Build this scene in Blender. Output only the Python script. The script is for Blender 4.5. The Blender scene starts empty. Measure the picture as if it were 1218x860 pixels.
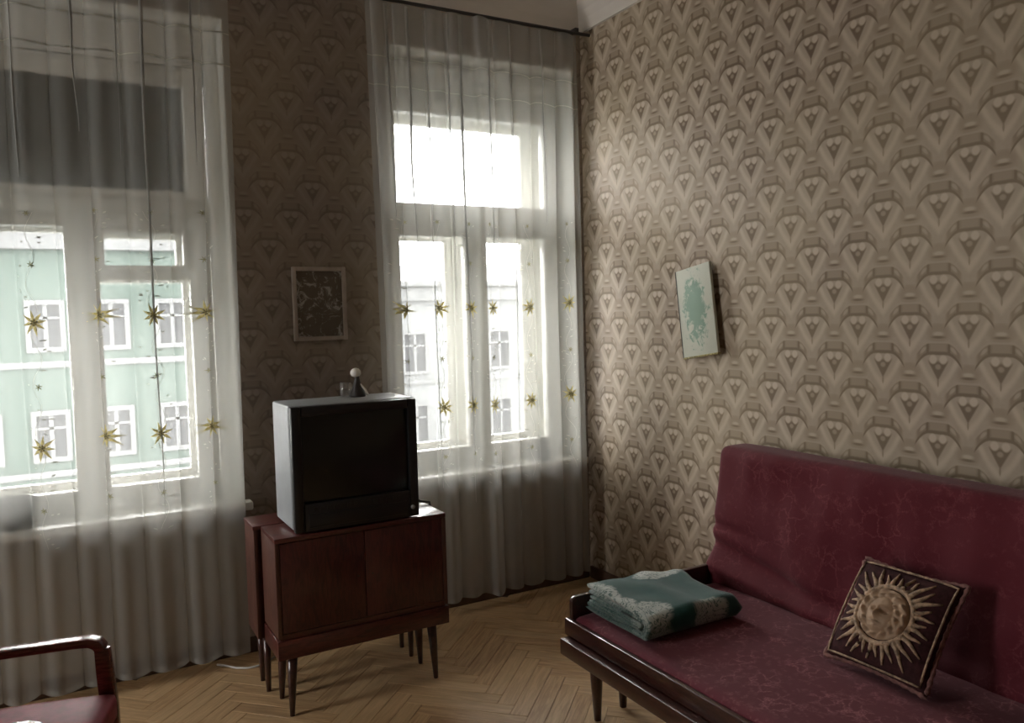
import bpy, bmesh, math, random
from mathutils import Vector, Matrix, noise
sc = bpy.context.scene
C = sc.collection
random.seed(7)
PI = math.pi

# ------------------------------------------------------------------ camera
YAW, PITCH, ROLL, EYE, FPX = math.radians(29.3), math.radians(3.4), math.radians(1.5), 1.6, 951.0
Fv = Vector((math.sin(YAW)*math.cos(PITCH), math.cos(YAW)*math.cos(PITCH), -math.sin(PITCH)))
R0 = Vector((math.cos(YAW), -math.sin(YAW), 0)); U0 = R0.cross(Fv)
Rv = R0*math.cos(ROLL) - U0*math.sin(ROLL); Uv = R0*math.sin(ROLL) + U0*math.cos(ROLL)
cam_d = bpy.data.cameras.new('camera'); cam = bpy.data.objects.new('camera', cam_d); C.objects.link(cam)
cam_d.sensor_width = 36; cam_d.lens = FPX/1218*36; cam_d.clip_start = .05; cam_d.clip_end = 300
M4 = Matrix((Rv, Uv, -Fv)).transposed().to_4x4(); M4.translation = Vector((0, 0, EYE)); cam.matrix_world = M4
sc.camera = cam

# ------------------------------------------------------------------ light and exposure
world = bpy.data.worlds.new('overcast_sky'); sc.world = world; world.use_nodes = True
bg = world.node_tree.nodes['Background']
bg.inputs[0].default_value = (1.0, .995, .985, 1); bg.inputs[1].default_value = 27.0
sc.view_settings.view_transform = 'Standard'; sc.view_settings.look = 'None'
sc.view_settings.gamma = 1; sc.view_settings.use_curve_mapping = False
sc.view_settings.exposure = 0.0
cy = sc.cycles
cy.use_denoising = True; cy.max_bounces = 8; cy.diffuse_bounces = 5; cy.transparent_max_bounces = 40
cy.sample_clamp_indirect = 12

D, X = 3.94, 2.72            # window wall, right wall
XL, YB, HC = -3.1, -1.7, 3.23 # left wall, back wall, wall height below the cove
WIN = [(-.53, .72, .095, .45), (1.51, 2.66, 2.075, .46), (-2.51, -1.26, -1.885, .45)]   # opening x0, x1, mullion centre, half width of glass; last opening added for light
WZ0, WZ1 = .745, 3.0
for (x0, x1, _, _) in WIN:   # portals only steer the sampling of the sky through the openings
    ld = bpy.data.lights.new('window_portal', 'AREA'); ld.shape = 'RECTANGLE'
    ld.size = x1-x0; ld.size_y = WZ1-WZ0; ld.cycles.is_portal = True
    lo = bpy.data.objects.new('window_portal', ld); C.objects.link(lo)
    lo.location = ((x0+x1)/2, D+.57, (WZ0+WZ1)/2); lo.rotation_euler = (-PI/2, 0, 0)

ld = bpy.data.lights.new('window_portal', 'AREA'); ld.shape = 'RECTANGLE'; ld.size = WZ1-WZ0; ld.size_y = .82; ld.cycles.is_portal = True  # portal for the added side window
lo = bpy.data.objects.new('window_portal', ld); C.objects.link(lo); lo.location = (XL-.21, 3.21, (WZ0+WZ1)/2); lo.rotation_euler = (0, -PI/2, 0)

# ------------------------------------------------------------------ node helpers
class NT:
    def __init__(s, name):
        s.m = bpy.data.materials.new(name); s.m.use_nodes = True
        s.t = s.m.node_tree; s.t.nodes.clear()
        s.out = s.t.nodes.new('ShaderNodeOutputMaterial')
    def n(s, typ, **kw):
        o = s.t.nodes.new(typ)
        for k, v in kw.items():
            if k.startswith('_'): setattr(o, k[1:], v)
            else: s.set(o.inputs[k], v)
        return o
    def set(s, sock, v):
        if isinstance(v, EX): v = v.s
        if isinstance(v, bpy.types.NodeSocket): s.t.links.new(v, sock)
        elif isinstance(v, (tuple, list)):
            v = tuple(v); sock.default_value = v + (1,) if sock.type == 'RGBA' and len(v) == 3 else v
        else: sock.default_value = v
    def math(s, op, *a):
        o = s.t.nodes.new('ShaderNodeMath'); o.operation = op
        for i, v in enumerate(a): s.set(o.inputs[i], v)
        return EX(s, o.outputs[0])
    def smooth(s, v, a, b):      # 0 below a, 1 above b
        o = s.t.nodes.new('ShaderNodeMapRange'); o.interpolation_type = 'SMOOTHSTEP'
        s.set(o.inputs[0], v); o.inputs[1].default_value = a; o.inputs[2].default_value = b
        return EX(s, o.outputs[0])
    def coords(s, kind='Object'):
        return s.n('ShaderNodeTexCoord').outputs[kind]
    def xyz(s, sock):
        o = s.n('ShaderNodeSeparateXYZ', Vector=sock); return [EX(s, q) for q in o.outputs]
    def comb(s, x, y, z):
        return s.n('ShaderNodeCombineXYZ', X=x, Y=y, Z=z).outputs[0]
    def mapping(s, vec, scale=(1, 1, 1), loc=(0, 0, 0)):
        return s.n('ShaderNodeMapping', Vector=vec, Scale=scale, Location=loc).outputs[0]
    def noise(s, vec, scale, detail=3, rough=.55, dist=0.):
        o = s.n('ShaderNodeTexNoise', Vector=vec, Scale=scale, Detail=detail, Roughness=rough, Distortion=dist)
        return EX(s, o.outputs[0])
    def vor(s, vec, scale, feature='F1'):
        o = s.t.nodes.new('ShaderNodeTexVoronoi'); o.feature = feature
        s.set(o.inputs['Vector'], vec); o.inputs['Scale'].default_value = scale
        return EX(s, o.outputs['Distance'])
    def mix(s, f, a, b):
        o = s.t.nodes.new('ShaderNodeMix'); o.data_type = 'RGBA'
        s.set(o.inputs[0], f); s.set(o.inputs[6], a); s.set(o.inputs[7], b)
        return o.outputs[2]
    def ramp(s, f, stops):
        o = s.t.nodes.new('ShaderNodeValToRGB'); s.set(o.inputs[0], f); r = o.color_ramp
        while len(r.elements) < len(stops): r.elements.new(.5)
        for e, (p, c) in zip(r.elements, stops): e.position = p; e.color = tuple(c)+(1,)
        return o.outputs[0]
    def pbr(s, col, rough=.5, spec=.5, bump=None, bstr=.3, bdist=.002, metal=0., coat=0., sheen=0.):
        p = s.n('ShaderNodeBsdfPrincipled')
        s.set(p.inputs['Base Color'], col); s.set(p.inputs['Roughness'], rough)
        p.inputs['Specular IOR Level'].default_value = spec; p.inputs['Metallic'].default_value = metal
        p.inputs['Coat Weight'].default_value = coat; p.inputs['Coat Roughness'].default_value = .15
        p.inputs['Sheen Weight'].default_value = sheen
        if bump is not None:
            b = s.n('ShaderNodeBump', Height=bump, Strength=bstr, Distance=bdist); s.set(p.inputs['Normal'], b.outputs[0])
        s.t.links.new(p.outputs[0], s.out.inputs[0]); return s.m
class EX:
    def __init__(e, nt, s): e.nt, e.s = nt, s
    def __add__(e, o): return e.nt.math('ADD', e, o)
    __radd__ = __add__
    def __sub__(e, o): return e.nt.math('SUBTRACT', e, o)
    def __rsub__(e, o): return e.nt.math('SUBTRACT', o, e)
    def __mul__(e, o): return e.nt.math('MULTIPLY', e, o)
    __rmul__ = __mul__
    def __truediv__(e, o): return e.nt.math('DIVIDE', e, o)
    def abs(e): return e.nt.math('ABSOLUTE', e)
    def fmod(e, o): return e.nt.math('FLOORED_MODULO', e, o)
    def floor(e): return e.nt.math('FLOOR', e)
    def min(e, o): return e.nt.math('MINIMUM', e, o)
    def max(e, o): return e.nt.math('MAXIMUM', e, o)
    def sqrt(e): return e.nt.math('SQRT', e)
    def lt(e, a, b): return 1-e.nt.smooth(e, a, b)
    def gt(e, a, b): return e.nt.smooth(e, a, b)

# ------------------------------------------------------------------ materials
def wallpaper(name, axis, off, stops):
    """half-drop damask: eye, cap with two scrolls, two pale lobes over a dark heart, pale V bands"""
    t = NT(name); P = t.xyz(t.coords())
    wob = t.noise(t.coords(), 30, 1)
    u = P[axis]-off[0]; v = off[1]-P[2]
    HW, PV = .11, .285
    k = (u/HW+.5).floor()
    a = (u-k*HW).abs()
    d1 = (v-k.fmod(2.)*(PV/2)).fmod(PV)
    d2 = (d1+PV/2).fmod(PV)
    b = HW-a
    def ell(p, d, cx_, cd, rx, rd): 
        x = (p-cx_)/rx; y = (d-cd)/rd
        return (x*x+y*y).sqrt()
    val = t.noise(t.coords(), 60, 2)*.12+.42
    def lay(val, mask, tgt): return val+mask*(tgt-val)
    for p, d in ((a, d1), (b, d2)):
        bow = p*p*5.5
        s_ = p*1.05+bow+d                                       # soft pale V from the tip to the shoulders
        val = lay(val, (s_-.236).abs().lt(.002, .034)*p.lt(.060, .105)*d.gt(.100, .150), .70)
        val = lay(val, ell(p, d, 0., .146, .050, .060).lt(.6, 1.2)*.95, .50)
        val = lay(val, ell(p, d, 0., .036, .046, .040).lt(.6, 1.2)*.7, .30)
        val = lay(val, ell(p, d, 0., .038, .022, .009).lt(.4, 1.3)*.9, .66)
        val = lay(val, ell(p, d, 0., .050, .028, .006).lt(.3, 1.3), .02)
        pq = (p-.030).max(0.); ar = d-pq*pq*15.                                          # drooping arch of the cap
        val = lay(val, (ar-.089).abs().lt(.015, .025)*p.lt(.074, .090), .22)
        val = lay(val, (ar-.108).abs().lt(.002, .009)*p.lt(.080, .092), .02)
        val = lay(val, (ar-.069).abs().lt(.001, .007)*p.lt(.070, .085)*.7, .56)
        val = lay(val, (p-.040).abs().lt(.002, .007)*(ar-.092).abs().lt(.016, .022), .02)
        val = lay(val, ((p/.031).max(((ar-.087)/.013).abs())).lt(.8, 1.1), .34)
        val = lay(val, ell(p, ar, .057, .086, .014, .011).lt(.4, 1.15), .50)
        hz = p/.033+(d-.148)/.060
        val = lay(val, hz.lt(.80, 1.10)*d.gt(.128, .144), .0)
        val = lay(val, ell(p, d, .019, .130, .016, .018).lt(.6, 1.15), .76)
        val = lay(val, ell(p, d, 0., .156, .013, .012).lt(.4, 1.2)*.9, .42)
        val = lay(val, ell(p, d, 0., .214, .004, .016).lt(.6, 1.2)*.8, .22)
    col = t.ramp(val, stops)
    big = t.noise(t.coords(), 1.3, 2)
    col = t.mix(t.smooth(big, .35, .7)*.25, col, (.47, .39, .24))
    return t.pbr(col, .55, .35, val, .25, .001)
MAT = {}
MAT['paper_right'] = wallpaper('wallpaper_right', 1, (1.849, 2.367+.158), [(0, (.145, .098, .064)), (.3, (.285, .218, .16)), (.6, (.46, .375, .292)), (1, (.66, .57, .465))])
MAT['paper_front_dimmed'] = wallpaper('wallpaper_front_dimmed', 0, (1.0, 2.367+.158), [(0, (.165, .130, .108)), (.3, (.225, .185, .155)), (.6, (.275, .232, .198)), (1, (.345, .30, .262))])  # same damask, ramp dulled so the backlit dimness sits in the colour
def plain(name, col, rough=.5, spec=.5, vary=.08, scale=8, bumpscale=None, **kw):
    t = NT(name); c = t.coords(); n = t.noise(c, scale, 4)
    lo = tuple(q*(1-vary*2) for q in col); hi = tuple(min(1, q*(1+vary)) for q in col)
    cc = t.mix(t.smooth(n, .3, .7), lo, hi)
    b = t.noise(c, bumpscale, 3) if bumpscale else None
    MAT[name] = t.pbr(cc, rough, spec, b, **kw); return MAT[name]
plain('paper_plain', (.24, .19, .14), .6, .3, .1, 6)
plain('ceiling_paint', (.66, .61, .55), .9, .2, .04, 2)
plain('white_paint', (.74, .73, .68), .38, .5, .05, 6, 40, bstr=.1)
plain('dark_cloth', (.055, .058, .06), .9, .1, .15, 5)
plain('tv_case', (.30, .32, .335), .42, .5, .03, 20)
plain('tv_black', (.012, .012, .014), .38, .5, .05, 20)
plain('black_plastic', (.015, .015, .015), .4)
plain('white_plastic', (.7, .69, .66), .4)
plain('brown_board', (.10, .055, .035), .5, .5, .15, 10)
plain('gold_thread', (.36, .31, .13), .7, .3, .25, 80)
plain('cushion_gold', (.44, .30, .195), .65, .4, .3, 60, 300, bstr=.6)
plain('cushion_face', (.42, .285, .185), .6, .4, .06, 40, 300, bstr=.2)
plain('cushion_cord', (.25, .115, .10), .7, .3, .2, 60, 400, bstr=.6)
plain('cushion_cloth', (.05, .016, .017), .85, .2, .2, 60, 500, bstr=.4)
plain('figure_white', (.78, .73, .66), .5)
plain('figure_dark', (.035, .028, .024), .45)
plain('metal', (.5, .48, .42), .35, .5, .05, 10, metal=.8)
plain('picture_frame', (.42, .36, .31), .5, .4, .08, 12)
plain('asphalt', (.30, .31, .31), .9, .2, .1, .5)
plain('facade_green', (.038, .051, .0455), .9, .2, .05, .6)
plain('facade_white', (.082, .084, .086), .8, .2, .04, 1)
plain('facade_grey', (.085, .088, .09), .9, .2, .05, .6)
plain('facade_glass', (.030, .031, .034), .8, .1, .1, .5)
plain('roof_metal', (.075, .075, .083), .5, .4, .08, 1)
plain('pot_dark', (.02, .018, .018), .95, .1)
plain('sill_thing', (.07, .055, .048), .9, .1)
def wood(name, c1, c2, rough=.35, scale=(1, 1, 1), coat=0., gs=9.):
    t = NT(name); v = t.mapping(t.coords(), scale)
    n = t.noise(v, gs, 5, .6, 1.2); f = t.noise(v, gs*6, 3)
    MAT[name] = t.pbr(t.mix(t.smooth(n*.75+f*.25, .33, .68), c1, c2), rough, .5, f, .12, .001, coat=coat); return MAT[name]
wood('mahogany', (.048, .010, .009), (.12, .026, .021), .32, (1, 6, 6), .4)
wood('mahogany_up', (.045, .009, .009), (.105, .022, .019), .34, (6, 6, 1), .3)
wood('mahogany_side', (.060, .022, .016), (.115, .044, .030), .45, (6, 6, 1), 0.)
wood('sofa_wood', (.028, .009, .007), (.065, .02, .014), .28, (6, 1, 6), .5)
wood('chair_wood', (.07, .016, .011), (.16, .04, .025), .25, (1, 6, 6), .5)
def upholstery(name, c1, c2, sc_=1., amt=1.):
    t = NT(name); c = t.coords()
    w = t.n('ShaderNodeTexNoise', Vector=c, Scale=22*sc_, Detail=3)
    vm = t.t.nodes.new('ShaderNodeVectorMath'); vm.operation = 'MULTIPLY_ADD'
    t.set(vm.inputs[0], w.outputs['Color']); vm.inputs[1].default_value = (.07/sc_,)*3; t.set(vm.inputs[2], c)
    e1 = t.vor(vm.outputs[0], 20*sc_, 'DISTANCE_TO_EDGE'); e2 = t.vor(vm.outputs[0], 34*sc_)
    patch = t.smooth(t.noise(c, 9*sc_, 2), .42, .62)
    line = e1.lt(.0, .13)*patch
    dots = e2.lt(.05, .45)*(1-patch*.6)*.55
    fine = t.noise(c, 160, 3)
    f = (line.max(dots))*t.smooth(fine, .25, .75)*amt
    col = t.mix(f, c1, c2)
    MAT[name] = t.pbr(col, .75, .2, fine*.5+f*.4, .3, .002, sheen=.1); return MAT[name]
upholstery('crimson', (.125, .018, .030), (.34, .125, .135))
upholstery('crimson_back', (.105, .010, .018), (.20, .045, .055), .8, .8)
plain('chair_red', (.26, .035, .055), .55, .4, .12, 30, 300, bstr=.2)
def blanket_mat():
    t = NT('fleece'); c = t.coords(); P = t.xyz(c)
    n = t.noise(c, 9, 3, .6, 1.0); n2 = t.noise(c, 26, 3); fine = t.noise(c, 350, 2)
    w = (n-.5)*.16
    left = t.smooth(P[0]*-1.+w, .155, .185)
    def blob(x, y, rx, ry):
        a = (P[0]-x+w*.6)/rx; b = (P[1]-y+w*.5)/ry
        return (a*a+b*b).sqrt().lt(.8, 1.1)
    back = blob(.11, .16, .12, .045); front = blob(.07, -.20, .085, .05); corner = blob(-.17, -.14, .085, .07)
    left = left*(.25+.75*t.smooth(P[2]+w*.15, .060, .085)); corner = corner*(.45+.55*t.smooth(P[2], .03, .08))
    f = left.max(back).max(front*.75).max(corner)
    lines = ((n*11+n2*2).fmod(1.)-.5).abs().lt(.06, .20)
    f = f*(1-lines*.75)*(.45+n2*.9)
    col = t.mix(f, t.mix(n2, (.010, .050, .043), (.028, .105, .09)), (.50, .53, .49))
    MAT['fleece'] = t.pbr(col, .9, .12, fine, .5, .003, sheen=.25)
blanket_mat()
def sheer():
    t = NT('sheer'); c = t.coords()
    
    tr = t.n('ShaderNodeBsdfTransparent', Color=(.97, .97, .965))
    df = t.n('ShaderNodeBsdfDiffuse', Color=(.62, .62, .59)); tl = t.n('ShaderNodeBsdfTranslucent', Color=(.80, .80, .77))
    m1 = t.n('ShaderNodeMixShader', Fac=.5); t.t.links.new(df.outputs[0], m1.inputs[1]); t.t.links.new(tl.outputs[0], m1.inputs[2])
    m2 = t.n('ShaderNodeMixShader', Fac=.36); t.t.links.new(tr.outputs[0], m2.inputs[1]); t.t.links.new(m1.outputs[0], m2.inputs[2])
    t.t.links.new(m2.outputs[0], t.out.inputs[0]); MAT['sheer'] = t.m
sheer()
def glass():
    t = NT('glass')
    tr = t.n('ShaderNodeBsdfTransparent', Color=(.95, .95, .945)); gl = t.n('ShaderNodeBsdfGlossy', Color=(1, 1, 1), Roughness=.02)
    fr = t.n('ShaderNodeFresnel', IOR=1.45)
    m = t.n('ShaderNodeMixShader', Fac=fr.outputs[0]); t.t.links.new(tr.outputs[0], m.inputs[1]); t.t.links.new(gl.outputs[0], m.inputs[2])
    t.t.links.new(m.outputs[0], t.out.inputs[0]); MAT['glass'] = t.m
glass()
def clear_glass():
    t = NT('clear_glass')
    tr = t.n('ShaderNodeBsdfTransparent', Color=(.9, .9, .9)); gl = t.n('ShaderNodeBsdfGlossy', Color=(1, 1, 1), Roughness=.05)
    m = t.n('ShaderNodeMixShader', Fac=.14); t.t.links.new(tr.outputs[0], m.inputs[1]); t.t.links.new(gl.outputs[0], m.inputs[2])
    t.t.links.new(m.outputs[0], t.out.inputs[0]); MAT['clear_glass'] = t.m
clear_glass()
def screen():
    t = NT('crt_glass'); n = t.noise(t.coords(), 3, 1)
    MAT['crt_glass'] = t.pbr(t.mix(n, (.018, .02, .02), (.022, .024, .022)), .12, .5)
screen()
def oak(name, typ):
    t = NT(name); at = t.n('ShaderNodeAttribute', _attribute_name='tint', _attribute_type=typ)
    tint = EX(t, at.outputs['Fac'])
    c = t.coords('Object' if typ == 'OBJECT' else 'UV')
    P = t.xyz(c); v = t.comb(P[0]*1.2, P[1]*14, tint*17.)
    g = t.noise(v, 5, 5, .6, .6); f = t.noise(v, 40, 2)
    base = t.mix(t.smooth(g*.8+f*.2, .35, .7), (.36, .215, .105), (.62, .41, .215))
    col = t.mix(tint, base, t.mix(.5, base, (.66, .48, .27)))
    col = t.mix(t.smooth(t.noise(t.comb(P[0], P[1], tint*9.), 3, 2), .55, .8)*.5, col, (.12, .075, .04))
    MAT[name] = t.pbr(col, f*.25+.30, .5, g, .12, .001)
oak('oak_plank', 'OBJECT'); oak('oak_rest', 'GEOMETRY')
def print_mat(name, kind):
    t = NT(name); P = t.xyz(t.coords()); c = t.coords()
    n = t.noise(c, 28, 4, .65, .8); n2 = t.noise(c, 9, 2)
    if kind == 'plant':       # local: x across, z up
        ex = P[0]/.10; ez = (P[2]-.01)/.19
        r = (ex*ex+ez*ez).sqrt()
        f = t.smooth(n*1.7-r*.75, .12, .42)
        stem = (P[0]-(n2-.5)*.03).abs().lt(.003, .008)*P[2].lt(.05, .10)*(-.14-P[2]).lt(-.02, .0)
        col = t.mix(f.max(stem*.7), t.mix(n2, (.43, .45, .37), (.52, .52, .43)), (.17, .27, .20))
    else:
        g = t.smooth(t.noise(c, 16, 4, .7, 1.5), .50, .66)
        col = t.mix(g, t.mix(n2, (.10, .085, .06), (.16, .13, .10)), (.44, .43, .40))
    MAT[name] = t.pbr(col, .5, .4)
print_mat('plant_print', 'plant'); print_mat('old_print', 'figures')

# ------------------------------------------------------------------ mesh helpers
class MB:
    def __init__(s): s.v, s.f = [], []
    def add(s, vs, fs):
        o = len(s.v); s.v += [Vector(p) for p in vs]; s.f += [tuple(i+o for i in f) for f in fs]; return s
    def box(s, x0, x1, y0, y1, z0, z1):
        return s.add([(x0, y0, z0), (x1, y0, z0), (x1, y1, z0), (x0, y1, z0), (x0, y0, z1), (x1, y0, z1), (x1, y1, z1), (x0, y1, z1)],
                     [(3, 2, 1, 0), (4, 5, 6, 7), (0, 1, 5, 4), (1, 2, 6, 5), (2, 3, 7, 6), (3, 0, 4, 7)])
    def prism(s, pts, axis, a, b):       # pts in the two other axes
        n = len(pts)
        def mk(p, w): q = list(p); q.insert(axis, w); return q
        return s.add([mk(p, a) for p in pts]+[mk(p, b) for p in pts],
                     [tuple(range(n))[::-1], tuple(range(n, 2*n))]+[(i, (i+1) % n, n+(i+1) % n, n+i) for i in range(n)])
    def tube(s, pts, r, seg=8, cap=True):
        pts = [Vector(p) for p in pts]; rs = r if isinstance(r, (list, tuple)) else [r]*len(pts)
        vs, fs = [], []; up = Vector((0, 0, 1))
        for i, p in enumerate(pts):
            d = (pts[min(i+1, len(pts)-1)]-pts[max(i-1, 0)]).normalized()
            a = d.cross(up if abs(d.z) < .9 else Vector((1, 0, 0))).normalized(); b = d.cross(a)
            for k in range(seg):
                w = 2*PI*k/seg; vs.append(p+(a*math.cos(w)+b*math.sin(w))*rs[i])
        for i in range(len(pts)-1):
            for k in range(seg): fs.append((i*seg+k, i*seg+(k+1) % seg, (i+1)*seg+(k+1) % seg, (i+1)*seg+k))
        if cap: fs += [tuple(range(seg))[::-1], tuple(range((len(pts)-1)*seg, len(pts)*seg))]
        return s.add(vs, fs)
    def lathe(s, prof, c, seg=20):       # prof: (r, z)
        vs, fs = [], []
        for r, z in prof:
            for k in range(seg): w = 2*PI*k/seg; vs.append((c[0]+r*math.cos(w), c[1]+r*math.sin(w), c[2]+z))
        for i in range(len(prof)-1):
            for k in range(seg): fs.append((i*seg+k, i*seg+(k+1) % seg, (i+1)*seg+(k+1) % seg, (i+1)*seg+k))
        fs += [tuple(range(seg))[::-1], tuple(range((len(prof)-1)*seg, len(prof)*seg))]
        return s.add(vs, fs)
    def grid(s, nu, nv, fn, flip=False):
        vs = [fn(i/nu, j/nv) for j in range(nv+1) for i in range(nu+1)]
        fs = []
        for j in range(nv):
            for i in range(nu):
                a = j*(nu+1)+i; q = (a, a+1, a+nu+2, a+nu+1); fs.append(q[::-1] if flip else q)
        return s.add(vs, fs)
    def build(s, name, mat, parent=None, smooth=False, bevel=0., seg=2, weld=False, local=False):
        me = bpy.data.meshes.new(name)
        off = Vector((0, 0, 0)) if (parent is None or local) else WL(parent)
        me.from_pydata([p-off for p in s.v], [], s.f); me.validate()
        bm = bmesh.new(); bm.from_mesh(me)
        if weld: bmesh.ops.remove_doubles(bm, verts=bm.verts, dist=1e-5)
        if weld or bevel: bmesh.ops.recalc_face_normals(bm, faces=bm.faces)
        if bevel:
            bmesh.ops.bevel(bm, geom=[e for e in bm.edges if e.is_manifold and e.calc_face_angle(0) > .5], offset=bevel, segments=seg, profile=.5, affect='EDGES', clamp_overlap=True)
        bm.to_mesh(me); bm.free()
        if smooth or bevel:
            for p in me.polygons: p.use_smooth = True
            if not smooth or bevel: me.set_sharp_from_angle(angle=math.radians(40))
        me.materials.append(MAT[mat] if isinstance(mat, str) else mat)
        o = bpy.data.objects.new(name, me); C.objects.link(o)
        if parent: o.parent = parent
        return o
def WL(o):
    v = Vector((0, 0, 0))
    while o: v += o.location; o = o.parent
    return v
def tag(o, label=None, cat=None, group=None, kind=None):
    for k, v in (('label', label), ('category', cat), ('group', group), ('kind', kind)):
        if v: o[k] = v
    return o
def thing(name, loc, label, cat, group=None, kind=None):
    o = bpy.data.objects.new(name, None); C.objects.link(o); o.location = loc; o.empty_display_size = .1
    return tag(o, label, cat, group, kind)

# ------------------------------------------------------------------ room shell
T = .56
(a0, a1, _, _), (b0, b1, _, _), (c0, c1, _, _) = WIN
w = MB()
xs = [XL-.2, c0, c1, a0, a1, b0, b1, X+.2]
HT = HC+.32
for i in range(7):
    if i in (1, 3, 5):
        w.box(xs[i], xs[i+1], D, D+T, -.02, WZ0-.045); w.box(xs[i], xs[i+1], D, D+T, WZ1, HT)
    else: w.box(xs[i], xs[i+1], D, D+T, -.02, HT)
tag(w.build('wall_front', 'paper_front_dimmed'), 'window wall in damask paper, darkened for backlight, between the windows', 'wall', kind='structure')
tag(MB().box(X, X+.2, YB-.2, D, -.02, HT).build('wall_right', 'paper_right'), 'long beige and brown damask papered wall behind the sofa', 'wall', kind='structure')
SW = (2.80, 3.62)        # opening added in the left wall for fill light, outside the picture
wl = MB()
wl.box(XL-.2, XL, YB-.2, SW[0], -.02, HT); wl.box(XL-.2, XL, SW[1], D, -.02, HT)
wl.box(XL-.2, XL, SW[0], SW[1], -.02, WZ0); wl.box(XL-.2, XL, SW[0], SW[1], WZ1, HT)
tag(wl.build('wall_left', 'paper_plain'), 'damask papered wall beyond the armchair side', 'wall', kind='structure')
tag(MB().box(XL, X, YB-.2, YB, -.02, HT).build('wall_back', 'paper_plain'), 'damask papered wall behind the viewer', 'wall', kind='structure')
tag(MB().box(XL-.2, X+.2, YB-.2, D+T, HT-.02, HT+.15).build('ceiling', 'ceiling_paint'), 'plain off-white ceiling above the coved cornice', 'ceiling', kind='structure')
# coved cornices (concave quarter rounds)
CR = .30
def cove(side):
    m = MB(); n = 10
    prof = [(0, -.02), (.018, -.02), (.018, 0)]+[(.018+CR*(1-math.cos(PI/2*i/n)), CR*math.sin(PI/2*i/n)) for i in range(1, n+1)]+[(0, CR)]
    if side in ('front', 'back'):
        sg = -1 if side == 'front' else 1; y0 = D if side == 'front' else YB
        va = [(XL+d_, y0+sg*d_, HC+z) for d_, z in prof]; vb = [(X-d_, y0+sg*d_, HC+z) for d_, z in prof]
    else:
        sg = -1 if side == 'right' else 1; x0 = X if side == 'right' else XL
        va = [(x0+sg*d_, YB+d_, HC+z) for d_, z in prof]; vb = [(x0+sg*d_, D-d_, HC+z) for d_, z in prof]
    k = len(prof)
    m.add(va+vb, [(i, (i+1) % k, k+(i+1) % k, k+i) for i in range(k)]+[tuple(range(k))[::-1], tuple(range(k, 2*k))])
    return m
for i, (s_, lb) in enumerate((('front', 'pale coved cornice above the window wall'), ('right', 'pale coved cornice above the sofa wall'), ('left', 'pale coved cornice above the left wall'), ('back', 'pale coved cornice above the back wall'))):
    tag(cove(s_).build('trim_%d' % (i+1), 'ceiling_paint', weld=True), lb, 'cornice', kind='structure')
tag(MB().box(X-.018, X, YB, D-.02, 0, .075).build('baseboard_right', 'brown_board', bevel=.006), 'dark brown baseboard along the sofa wall', 'baseboard', kind='structure')
tag(MB().box(XL, X-.02, D-.018, D, 0, .075).build('baseboard_front', 'brown_board', bevel=.006), 'dark brown baseboard under the windows', 'baseboard', kind='structure')

# ------------------------------------------------------------------ parquet floor
floor = MB().box(XL-.2, X+.2, YB-.2, D+T, -.2, -.012).build('floor', 'brown_board')
tag(floor, 'worn oak herringbone parquet floor', 'floor', kind='structure')
PW, PLn = .075, .45; NR = 6; TH = math.radians(0)
ca, sa = math.cos(math.radians(45)), math.sin(math.radians(45))
def project(p):
    d = Vector(p)-Vector((0, 0, EYE)); z = d.dot(Fv)
    return (609+FPX*d.dot(Rv)/z, 430-FPX*d.dot(Uv)/z, z) if z > .1 else (-9e9, -9e9, z)
planks = []
for k in range(-90, 120):
    for m in range(-14, 15):
        for vert in (0, 1):
            if not vert: cx_, cy_ = k*PW+m*2*PLn+PLn/2, k*PW+PW/2
            else: cx_, cy_ = k*PW+m*2*PLn+PLn+PW/2, k*PW+PW-PLn/2
            # lattice frame turned by 45 degrees
            wx, wy = cx_*ca-cy_*sa, cx_*sa+cy_*ca
            wx += .9; wy += 1.2
            if XL-.1 < wx < X+.1 and YB-.1 < wy < D+.1: planks.append((wx, wy, PI/4+(PI/2 if vert else 0)))
pm = MB().box(-PLn/2+.0006, PLn/2-.0006, -PW/2+.0006, PW/2-.0006, -.012, 0).build('plank', 'oak_plank', bevel=.0012, seg=1)
def inframe(p):
    x, y, z = project((p[0], p[1], 0)); return z > .5 and -30 < x < 1250 and 640 < y < 905
def hidden(p):   # under the sofa, wholly out of view
    return p[0] > 2.1 and p[1] < 2.45
near = sorted([p for p in planks if inframe(p) and not hidden(p)], key=lambda p: p[0]**2+p[1]**2)[:300]
ns = set(near)
for i, (wx, wy, r) in enumerate(near):
    o = pm if i == 0 else pm.copy()
    if i: C.objects.link(o)
    o.parent = floor; o.location = (wx, wy, random.uniform(-.0006, .0004)); o.rotation_euler = (0, 0, r); o['tint'] = random.random()
m = MB(); tints = []; uvs = []
for p in planks:
    if p in ns: continue
    wx, wy, r = p; c_, s_ = math.cos(r), math.sin(r); t_ = random.random()
    n0 = len(m.v); m.box(-PLn/2+.001, PLn/2-.001, -PW/2+.001, PW/2-.001, -.012, 0)
    for q in range(n0, len(m.v)):
        v = m.v[q]; uvs.append((v.x, v.y)); m.v[q] = Vector((wx+v.x*c_-v.y*s_, wy+v.x*s_+v.y*c_, v.z)); tints.append(t_)
rest = m.build('parquet_field', 'oak_rest', floor); rest['kind'] = 'stuff'
at = rest.data.attributes.new('tint', 'FLOAT', 'POINT')
for i, t_ in enumerate(tints): at.data[i].value = t_
uvl = rest.data.uv_layers.new(name='UVMap')
for lp in rest.data.loops: uvl.data[lp.index].uv = uvs[lp.vertex_index]

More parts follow.
